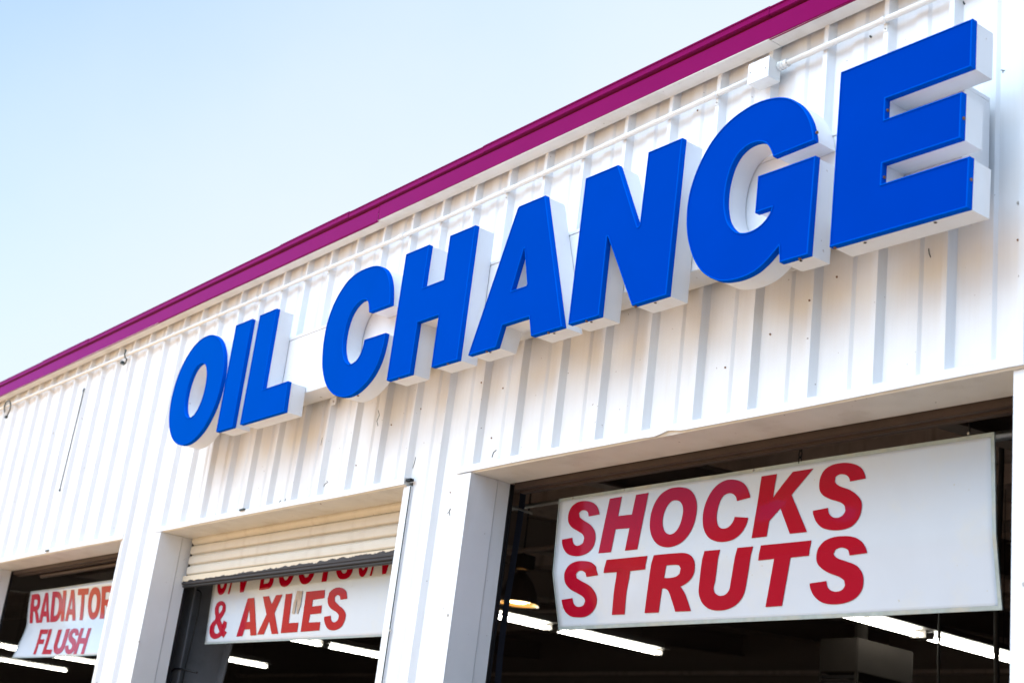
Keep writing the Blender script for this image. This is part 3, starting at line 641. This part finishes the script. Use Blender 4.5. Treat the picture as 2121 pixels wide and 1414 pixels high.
T1 = [(628, 392), (968, 358), (948, 470), (823, 485), (778, 843), (672, 847), (712, 493), (603, 500)]
T2 = [(1907, 272), (2327, 230), (2305, 357), (2153, 373), (2082, 773), (1945, 782), (2017, 383), (1885, 397)]
R1 = [(1020, 353), (1240, 334), (1290, 338), (1330, 358), (1353, 395), (1360, 440), (1350, 510), (1310, 568), (1240, 612), (1275, 665), (1302, 735), (1327, 815), (1197, 820), (1168, 725), (1140, 650), (1115, 630), (1088, 630), (1060, 827), (943, 832)]
R1h = [(1123, 438), (1200, 432), (1230, 438), (1243, 462), (1233, 505), (1195, 533), (1105, 541)]
U1 = [(1440, 318), (1570, 307), (1528, 570), (1516, 620), (1524, 662), (1562, 688), (1610, 680), (1642, 645), (1655, 590), (1713, 292), (1843, 280), (1785, 600), (1762, 685), (1712, 755), (1640, 797), (1560, 811), (1480, 798), (1422, 750), (1393, 675), (1395, 600)]
O1 = [(1245, 515), (1310, 530), (1355, 578), (1377, 655), (1370, 750), (1345, 840), (1300, 920), (1240, 978), (1170, 1007), (1110, 1010), (1050, 987), (1007, 932), (988, 860), (988, 795), (1000, 720), (1030, 642), (1080, 572), (1145, 530), (1195, 517)]
O1h = [(1205, 623), (1243, 640), (1262, 690), (1255, 760), (1233, 832), (1200, 883), (1160, 905), (1122, 893), (1098, 850), (1093, 795), (1105, 730), (1132, 670), (1167, 632)]
C1 = [(1820, 600), (1708, 630), (1698, 592), (1670, 568), (1632, 567), (1592, 592), (1563, 650), (1545, 720), (1541, 775), (1549, 822), (1570, 850), (1605, 857), (1642, 842), (1673, 805), (1690, 760), (1802, 767), (1782, 835), (1740, 900), (1678, 947), (1600, 967), (1530, 961), (1472, 930), (1437, 870), (1425, 800), (1430, 720), (1452, 640), (1493, 558), (1550, 493), (1618, 457), (1690, 453), (1750, 472), (1793, 517)]
K1 = [(1913, 425), (2042, 405), (2010, 600), (2172, 387), (2343, 360), (2162, 578), (2290, 885), (2147, 900), (2070, 690), (1977, 795), (1955, 922), (1830, 937)]
H1 = [(655, 610), (755, 593), (725, 753), (838, 740), (873, 578), (977, 560), (883, 1028), (780, 1040), (818, 853), (703, 863), (665, 1052), (560, 1062)]

b3 = thing('hanging_sign', 'white board reading SHOCKS STRUTS in red, hung in the right-hand bay', 'sign', (-4.2, .32, .9 + H), 'white and red hanging sign boards')
X0, X1 = -5.411, -2.981; Z0, Z1 = .893 + H, 1.506 + H
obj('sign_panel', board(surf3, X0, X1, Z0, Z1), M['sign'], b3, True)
obj('sign_edging', edge_strip(surf3, X0, X1, Z0, Z1, .014, 'tbrl'), M['edging'], b3)
polys = [[tr('P', S1, surf3)], [tr('P', H1, surf3, False)], [tr('P', O1, surf3), tr('P', O1h, surf3)], [tr('P', C1, surf3)], [tr('P', K1, surf3, False)], [tr('R', SR, surf3)],
         [tr('Q', S2_, surf3)], [tr('Q', T1, surf3, False)], [tr('Q', R1, surf3), tr('Q', R1h, surf3)], [tr('Q', U1, surf3)], [tr('Q', T2, surf3, False)], [tr('T', ST, surf3)]]
obj('sign_lettering', lettering(polys, surf3), M['red'], b3, True)
for px, py in ((1188, 1024), (1562, 967), (1294, 1013)):
    p = W(px, py, .32); obj('sign_eyelet', screw((p.x, .318, Z1 - .006), .006), M['pipe'], b3)

# board in the middle bay
b2 = thing('hanging_sign', 'white board reading AXLES in red, half hidden behind the lowered cream shutter', 'sign', (-7.9, .33, .885 + H), 'white and red hanging sign boards')
X0, X1 = -9.092, -6.662; Z0, Z1 = .886 + H, 1.50 + H
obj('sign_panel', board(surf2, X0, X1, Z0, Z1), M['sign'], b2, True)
obj('sign_edging', edge_strip(surf2, X0, X1, Z0, Z1, .009, 'tbrl'), M['edging'], b2)
AMP = [(310, 732), (338, 740), (353, 770), (350, 812), (332, 852), (308, 885), (324, 925), (336, 893), (363, 908), (356, 950), (343, 975), (362, 992), (333, 1037), (318, 1018), (290, 1038), (258, 1046), (230, 1032), (217, 995), (220, 950), (237, 915), (264, 885), (266, 860), (262, 830), (263, 790), (278, 752)]
AMPh = [(314, 764), (327, 778), (322, 806), (300, 838), (294, 812), (297, 783)]
AMPk = [(276, 920), (300, 984), (286, 1000), (265, 998), (255, 975), (260, 942)]
SA = [(1360, 712), (1303, 722), (1300, 692), (1280, 680), (1258, 697), (1256, 730), (1285, 763), (1328, 800), (1348, 840), (1340, 890), (1315, 940), (1280, 966), (1240, 975), (1200, 963), (1177, 925), (1168, 888), (1170, 862), (1224, 852), (1226, 885), (1240, 905), (1263, 905), (1285, 882), (1290, 850), (1268, 823), (1225, 795), (1201, 758), (1197, 712), (1210, 665), (1240, 635), (1280, 620), (1325, 627), (1354, 657)]
def nrm(pts, holes, sk=.18, bs=.05):
    def f(q): return (q[0] + sk * q[1], q[1] + bs * q[0])
    P = [f(q) for q in pts]; x0 = min(p[0] for p in P); x1 = max(p[0] for p in P); y0 = min(p[1] for p in P); y1 = max(p[1] for p in P)
    g = lambda p: ((p[0] - x0) / (x1 - x0), (y1 - p[1]) / (y1 - y0))
    return [[g(p) for p in P]] + [[g(f(q)) for q in h] for h in holes]
GLY = {'S': nrm(ST, []), 'R': nrm(R1, [R1h]), 'U': nrm(U1, []), 'O': nrm(O1, [O1h]), 'C': nrm(C1, []), 'H': [[(0, 1), (.3, 1), (.3, .62), (.7, .62), (.7, 1), (1, 1), (1, 0), (.7, 0), (.7, .4), (.3, .4), (.3, 0), (0, 0)]],
       'A': [[(.36, 1), (.64, 1), (1, 0), (.71, 0), (.65, .2), (.34, .2), (.28, 0), (0, 0)], [(.5, .74), (.6, .38), (.4, .38)]], 'I': [[(0, 1), (1, 1), (1, 0), (0, 0)]],
       'T': [[(0, 1), (1, 1), (1, .80), (.65, .80), (.65, 0), (.35, 0), (.35, .80), (0, .80)]], 'L': [[(0, 1), (.34, 1), (.34, .19), (1, .19), (1, 0), (0, 0)]],
       'F': [[(0, 1), (1, 1), (1, .81), (.34, .81), (.34, .6), (.88, .6), (.88, .41), (.34, .41), (.34, 0), (0, 0)]], 'V': [[(0, 1), (.3, 1), (.5, .3), (.7, 1), (1, 1), (.64, 0), (.36, 0)]],
       '/': [[(.65, 1), (1, 1), (.35, 0), (0, 0)]],
       'D': [[(0, 1), (.45, 1), (.68, .96), (.88, .82), (.98, .62), (.98, .38), (.88, .18), (.68, .04), (.45, 0), (0, 0)], [(.30, .8), (.45, .8), (.60, .74), (.67, .6), (.67, .4), (.60, .26), (.45, .2), (.30, .2)]],
       'B': [[(0, 1), (.6, 1), (.8, .96), (.92, .85), (.93, .7), (.86, .58), (.75, .52), (.90, .46), (1, .33), (.98, .16), (.86, .04), (.66, 0), (0, 0)], [(.28, .81), (.55, .81), (.64, .75), (.64, .66), (.55, .6), (.28, .6)], [(.28, .42), (.6, .42), (.69, .36), (.69, .26), (.6, .19), (.28, .19)]]}
def place(ch, BL, BR, TL, crop, sf, sm=True):
    out = []
    for l in GLY[ch]:
        q = [(BL[0] + a * (BR[0] - BL[0]) + b * (TL[0] - BL[0]), BL[1] + a * (BR[1] - BL[1]) + b * (TL[1] - BL[1])) for a, b in l]
        out.append(tr(crop, q, sf, ch not in 'HAITLFV/'))
    return out
polys = [[tr('U', AMP, surf2), tr('U', AMPh, surf2), tr('U', AMPk, surf2)], [tr('U', [(535, 710), (590, 705), (607, 1015), (557, 1018), (553, 965), (508, 968), (490, 1022), (440, 1027)], surf2, False), tr('U', [(548, 800), (553, 903), (525, 905)], surf2, False)],
         [tr('U', [(660, 695), (712, 690), (733, 757), (770, 683), (823, 678), (757, 833), (788, 1003), (733, 1005), (712, 900), (668, 1008), (612, 1010), (690, 843)], surf2, False)],
         [tr('U', [(850, 675), (905, 668), (875, 915), (955, 910), (945, 988), (808, 998)], surf2, False)],
         [tr('U', [(1020, 655), (1175, 640), (1170, 708), (1075, 722), (1068, 778), (1150, 767), (1143, 833), (1052, 843), (1040, 910), (1137, 905), (1128, 975), (973, 987)], surf2, False)],
         [tr('U', SA, surf2)]]
def row(items, base, hgt, slant, crop, sf, topslope=0.0):
    out = []
    for ch, a, b in items:
        bl = (a, base(a)); br = (b, base(b)); h = hgt(a); tl = (a + slant * h, base(a) - h); out.append(place(ch, bl, br, tl, crop, sf))
    return out
base1 = lambda x: 684 - .128 * (x - 300)
polys += row([('C', 268, 350), ('/', 368, 408), ('V', 430, 540), ('B', 628, 738), ('O', 775, 905), ('O', 940, 1078), ('T', 1095, 1238), ('S', 1255, 1392), ('C', 1440, 1520), ('/', 1545, 1590), ('V', 1608, 1720)],
             base1, lambda x: 258.0, .16, 'U', surf2)
obj('sign_lettering', lettering(polys, surf2), M['red'], b2, True)
tp = [[tr('U', [(948, 648), (992, 650), (975, 770), (950, 840), (940, 832), (948, 700), (938, 760), (925, 838), (903, 835), (915, 760)], surf2, False)]]
obj('tape_mark', lettering(tp, surf2, .0045), M['tape'], b2)

# board in the left bay, bent across the middle
b1 = thing('hanging_sign', 'bent white board reading RADIATOR FLUSH in red, hung in the left-hand bay', 'sign', (-11.5, .32, .83 + H), 'white and red hanging sign boards')
X0, X1 = -12.752, -10.32; Z0, Z1 = .829 + H, 1.410 + H
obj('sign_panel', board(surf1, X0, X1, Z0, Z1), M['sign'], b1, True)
obj('sign_edging', edge_strip(surf1, X0, X1, Z0, Z1, .006, 'tbrl'), M['edging'], b1)
bb = lambda x: 918 - .064 * (x - 245)
polys = row([('R', 245, 328), ('A', 325, 412), ('D', 416, 506), ('I', 503, 531), ('A', 538, 626), ('T', 628, 716), ('O', 720, 822), ('R', 822, 948)], bb, lambda x: 243 + .05 * (x - 245), .085, 'V', surf1)
bf = lambda x: 1173 - .003 * (x - 275)
polys += row([('F', 275, 342), ('L', 346, 424), ('U', 424, 520), ('S', 522, 608), ('H', 608, 696)], bf, lambda x: 207 + .03 * (x - 275), .30, 'V', surf1)
obj('sign_lettering', lettering(polys, surf1), M['red'], b1, True)

# poles and chains that carry the boards
def hpole(px0, py0, px1, py1, y, r, label):
    a = W(px0, py0, y); b = W(px1, py1, y); t = thing('support_pole', label, 'pole', a, None); bm = bmesh.new()
    m = a.lerp(b, .82); tube(bm, a, b, r, 12); obj('inner_tube', bm, M['pipe'], t, True); bm = bmesh.new(); tube(bm, m, b, r * 1.7, 12); obj('outer_tube', bm, M['pipe'], t, True); return t
hpole(1050, 1054, 2110, 897, .425, .011, 'metal pole behind the top edge of the SHOCKS STRUTS board')
def chain(p, z1, label):
    t = thing('hanging_chain', label, 'chain', p, 'chains above the boards'); bm = bmesh.new(); z = p.z; k = 0
    while z < z1:
        pts = []
        for i in range(9):
            a = 2 * math.pi * i / 8; dx = .008 * math.cos(a); dz = .016 * math.sin(a)
            pts.append((p.x + (dx if k % 2 else 0), p.y + (0 if k % 2 else dx), z + dz))
        for q0, q1 in zip(pts, pts[1:]): tube(bm, q0, q1, .0026, 5, cap=False)
        z += .026; k += 1
    obj('chain_links', bm, M['darkmetal'], t)
chain(W(1657, 953, .322), ZH + .02, 'thin dark chain above the K of the SHOCKS STRUTS board')
p = W(2008, 898, .322); t = thing('hanging_hook', 'small dark hook at the top right corner of the SHOCKS STRUTS board', 'hook', p)
obj('hook_rod', sweep([p, p + Vector((0, 0, .05)), p + Vector((.01, 0, .058)), p + Vector((.02, 0, .052)), p + Vector((.01, 0, .075)), p + Vector((.0, 0, .11))], .004, 6), M['darkmetal'], t)
obj('eye_bolt', screw((p.x, .318, p.z + .0), .007), M['pipe'], t)

# strap and latch beside the right-hand bay
sp = [(1085, 1003), (1080, 1050), (1071, 1110), (1060, 1180), (1050, 1240), (1042, 1300), (1035, 1360), (1030, 1420)]
stp = thing('webbing_strap', 'dark webbing strap hanging down the left side of the right-hand bay', 'strap', W(1030, 1420, .36))
bm = bmesh.new(); A = []; Bv = []
for i, q in enumerate(sp):
    p = W(q[0], q[1], .36 + .01 * math.sin(i * 1.3)); wd = .024; A.append(bm.verts.new(p + Vector((-wd, 0, 0)))); Bv.append(bm.verts.new(p + Vector((wd * .9, .004, 0))))
for i in range(len(A) - 1): bm.faces.new((A[i], A[i + 1], Bv[i + 1], Bv[i]))
bmesh.ops.solidify(bm, geom=bm.faces[:], thickness=.003)
obj('strap_band', bm, mat('strap_nylon', (.07, .08, .12), .6), stp)
p = W(1085, 1012, .36); obj('buckle', BX(p.x - .02, p.x + .02, .345, .353, p.z - .02, p.z + .02, bev=.003), M['pipe'], stp)
lt = thing('door_latch_rod', 'thin bent metal rod near the top of the right-hand bay', 'latch', W(1048, 1046, .3))
obj('latch_rod', sweep([W(1040, 1075, .3), W(1044, 1056, .3), W(1049, 1048, .3), W(1056, 1047, .3), W(1080, 1055, .33), W(1103, 1063, .36)], .006, 8), M['pipe'], lt)
lt = thing('door_latch_rod', 'thin bent metal rod low beside the middle bay', 'latch', W(385, 1390, .3))
obj('latch_rod', sweep([W(352, 1414, .28), W(355, 1390, .28), W(362, 1384, .28), W(375, 1384, .3), W(408, 1392, .36)], .007, 8), M['darkmetal'], lt)
cb = thing('hanging_cable', 'black cable hanging beside the grey column of the middle bay', 'cable', W(372, 1420, .33))
obj('cable', sweep([W(398, 1218, .33), W(412, 1222, .36), W(417, 1228, .36), W(408, 1280, .36), W(396, 1330, .36), W(383, 1385, .36), W(374, 1430, .36)], .005, 8), M['rubber'], cb)

# ------------------------------------------------------------------ lamps inside
def fluor(pa, pj, pe, z, label, ext=0.0, Lt=None):    # pe: right/near end, pa: far left end, tubes end to end
    E_ = WZ(*pe, z); J = WZ(*pj, z) if pj else None; x = E_.x; x2 = WZ(*(pj or pa), z).x
    y1 = E_.y
    if Lt is None:
        Lt = 1.5
        if pj:
            best = 1e9
            for k in range(40, 500):
                v = Vector((x, y1 - k * .01 + D, z)); px = 1060.5 + FPX * v.dot(_r) / v.dot(_f)
                if abs(px - pj[0]) < best: best = abs(px - pj[0]); Lt = k * .01 - .04
    dirn = Vector((-(x - x2) if pj else 0, 0, 0)); 
    t = thing('fluorescent_fixture', label, 'light', (x, y1, z + H), 'fluorescent shop lights')
    ys = [(y1 - Lt, y1)]; 
    if pj is not None: ys.append((y1 - 2 * Lt - .08, y1 - Lt - .08))
    if ext: ys.insert(0, (y1 + .08, y1 + .08 + Lt)); 
    ya, yb = min(q[0] for q in ys), max(q[1] for q in ys)
    bm = bmesh.new(); box(bm, x - .055, x + .055, ya - .03, yb + .03, z + H + .055, z + H + .13, bev=.006); box(bm, x - .17, x + .17, ya - .03, yb + .03, z + H + .044, z + H + .054)
    hs = obj('housing', bm, M['fixture'], t)
    for q0, q1 in ys:
        for sx in (-.038, .038):
            bm = bmesh.new(); tube(bm, (x + sx, q0 + .03, z + H), (x + sx, q1 - .03, z + H), .016, 12); obj('tube', bm, M['tube'], t)
        for yy in (q0 + .012, q1 - .012):
          bm = bmesh.new(); box(bm, x - .085, x + .085, yy - .012, yy + .012, z + H - .025, z + H + .04)
          obj('lamp_holder', bm, M['fixture'], hs)
    for yy in (ya + .3, yb - .3):
        bm = bmesh.new(); tube(bm, (x, yy, z + H + .12), (x, yy, roofz(yy) - .02), .005, 6); obj('hanger_rod', bm, M['darkmetal'], t)
    return t
ZL = 2.1
fluor((1018, 1281), (1143, 1307), (1365, 1352), ZL, 'twin tube light seen below the left half of the SHOCKS STRUTS board')
fluor((600, 1324), (670, 1333), (900, 1381), ZL, 'twin tube light seen below the right half of the AXLES board')
fluor((443, 1362), None, (552, 1380), ZL, 'short visible tube light at the bottom left of the middle bay', Lt=3.0)
fluor((0, 1336), (34, 1342), (60, 1347), ZL, 'tube light seen left of the RADIATOR FLUSH board', 0, Lt=3.0)
fluor((0, 1370), None, (138, 1388), ZL, 'tube light seen below the RADIATOR FLUSH board', Lt=4.4)
fluor((155, 1364), None, (260, 1383), ZL, 'tube light mostly hidden behind the lower edge of the RADIATOR FLUSH board', Lt=2.6)
J = WZ(1905, 1315, ZL); t3 = fluor((1745, 1272), None, (1905, 1315), ZL, 'long twin tube light seen below the right half of the SHOCKS STRUTS board', 1)
# high bay lamp
c = WZ(1072, 1250, 2.2); hb = thing('high_bay_lamp', 'round high bay lamp glowing warm in the right-hand bay', 'lamp', c)
def lathe(prof, c, n=32):
    bm = bmesh.new(); R = []
    for r, z in prof: R.append([bm.verts.new((c.x + r * math.cos(2 * math.pi * i / n), c.y + r * math.sin(2 * math.pi * i / n), c.z + z)) for i in range(n)])
    for a, b in zip(R, R[1:]):
        for i in range(n): bm.faces.new((a[i], a[(i + 1) % n], b[(i + 1) % n], b[i]))
    return bm
sc = .9
obj('lamp_shade', lathe([(.25 * sc, 0), (.245 * sc, .02), (.225 * sc, .10), (.17 * sc, .22), (.10 * sc, .30), (.05, .33), (.05, .36)], c), M['shade'], hb, True)
obj('reflector', lathe([(.243 * sc, .003), (.21 * sc, .09), (.15 * sc, .20), (.05, .26)], c), M['reflector'], hb, True)
obj('bulb', lathe([(.001, .005), (.08, .012), (.15, .035), (.16, .07), (.10, .13), (.04, .2)], c, 20), M['bulb'], hb, True)
obj('diffuser_ring', lathe([(.25 * sc, -.006), (.235 * sc, -.010), (.22 * sc, -.004)], c), M['reflector'], hb, True)
obj('ballast_box', BX(c.x - .11, c.x + .11, c.y - .09, c.y + .09, c.z + .37, c.z + .52, bev=.008), M['heater'], hb)
bm = bmesh.new(); tube(bm, (c.x, c.y, c.z + .52), (c.x, c.y, roofz(c.y)), .01, 8); obj('hanger_rod', bm, M['darkmetal'], hb)
# unit heater
p0 = W(1698, 1321, 6.5); p1 = W(1777, 1321, 6.5); p2 = W(1777, 1391, 6.5)
uh = thing('unit_heater', 'grey box unit heater hanging inside the right-hand bay', 'heater', p2)
obj('cabinet', BX(p0.x, p1.x, 6.5, 7.3, p2.z, p0.z, bev=.01), M['heater'], uh)
bm = bmesh.new()
for i in range(6): z = p2.z - .02 - i * .045; box(bm, p0.x + .03, p1.x - .03, 6.52, 6.56, z - .03, z)
obj('louver', bm, M['darkmetal'], uh)
for x in (p0.x + .012, p1.x - .012): obj('louver_frame', BX(x - .012, x + .012, 6.5, 6.53, p2.z - .32, p2.z - .001), M['heater'], uh)
bm = bmesh.new(); tube(bm, (p0.x + .15, 6.9, p0.z), (p0.x + .15, 6.9, roofz(6.9)), .06, 14); obj('flue', bm, M['heater'], uh)
# air hoses hanging from the roof
for px, yy, lab in ((1947, 6.0, 'thin dark hose hanging down under the left tube light at lower right'), (2066, 5.0, 'thicker dark hose hanging down at the far right of the right-hand bay')):
    p = W(px, 1340, yy); t = thing('hanging_hose', lab, 'hose', (p.x, yy, 1.4)); zz = roofz(yy) - .05
    obj('hose', sweep([(p.x + .012 * math.sin(k * .9), yy, zz + (1.4 - zz) * k / 12) for k in range(13)], .012 if px < 2000 else .02, 8), M['rubber'], t, True)
    obj('hose_end', BX(p.x - .02, p.x + .02, yy - .02, yy + .02, 1.32, 1.4, bev=.006), M['darkmetal'], t)
# thin rods and pipes under the roof
for (a, b, lab) in (((-16.5, 5.2, 2.75), (-6.5, 5.2, 2.75), 'dark pipe running across under the roof behind the right-hand bay'), ((-30, 7.5, 2.9), (-8, 9.5, 2.9), 'dark brace rod slanting under the roof deep in the garage')):
    t = thing('ceiling_pipe', lab, 'pipe', (a[0], a[1], a[2] + H)); bm = bmesh.new(); tube(bm, (a[0], a[1], a[2] + H), (b[0], b[1], b[2] + H), .025, 10); obj('pipe', bm, M['inner'], t)

print('objects', len(bpy.data.objects))
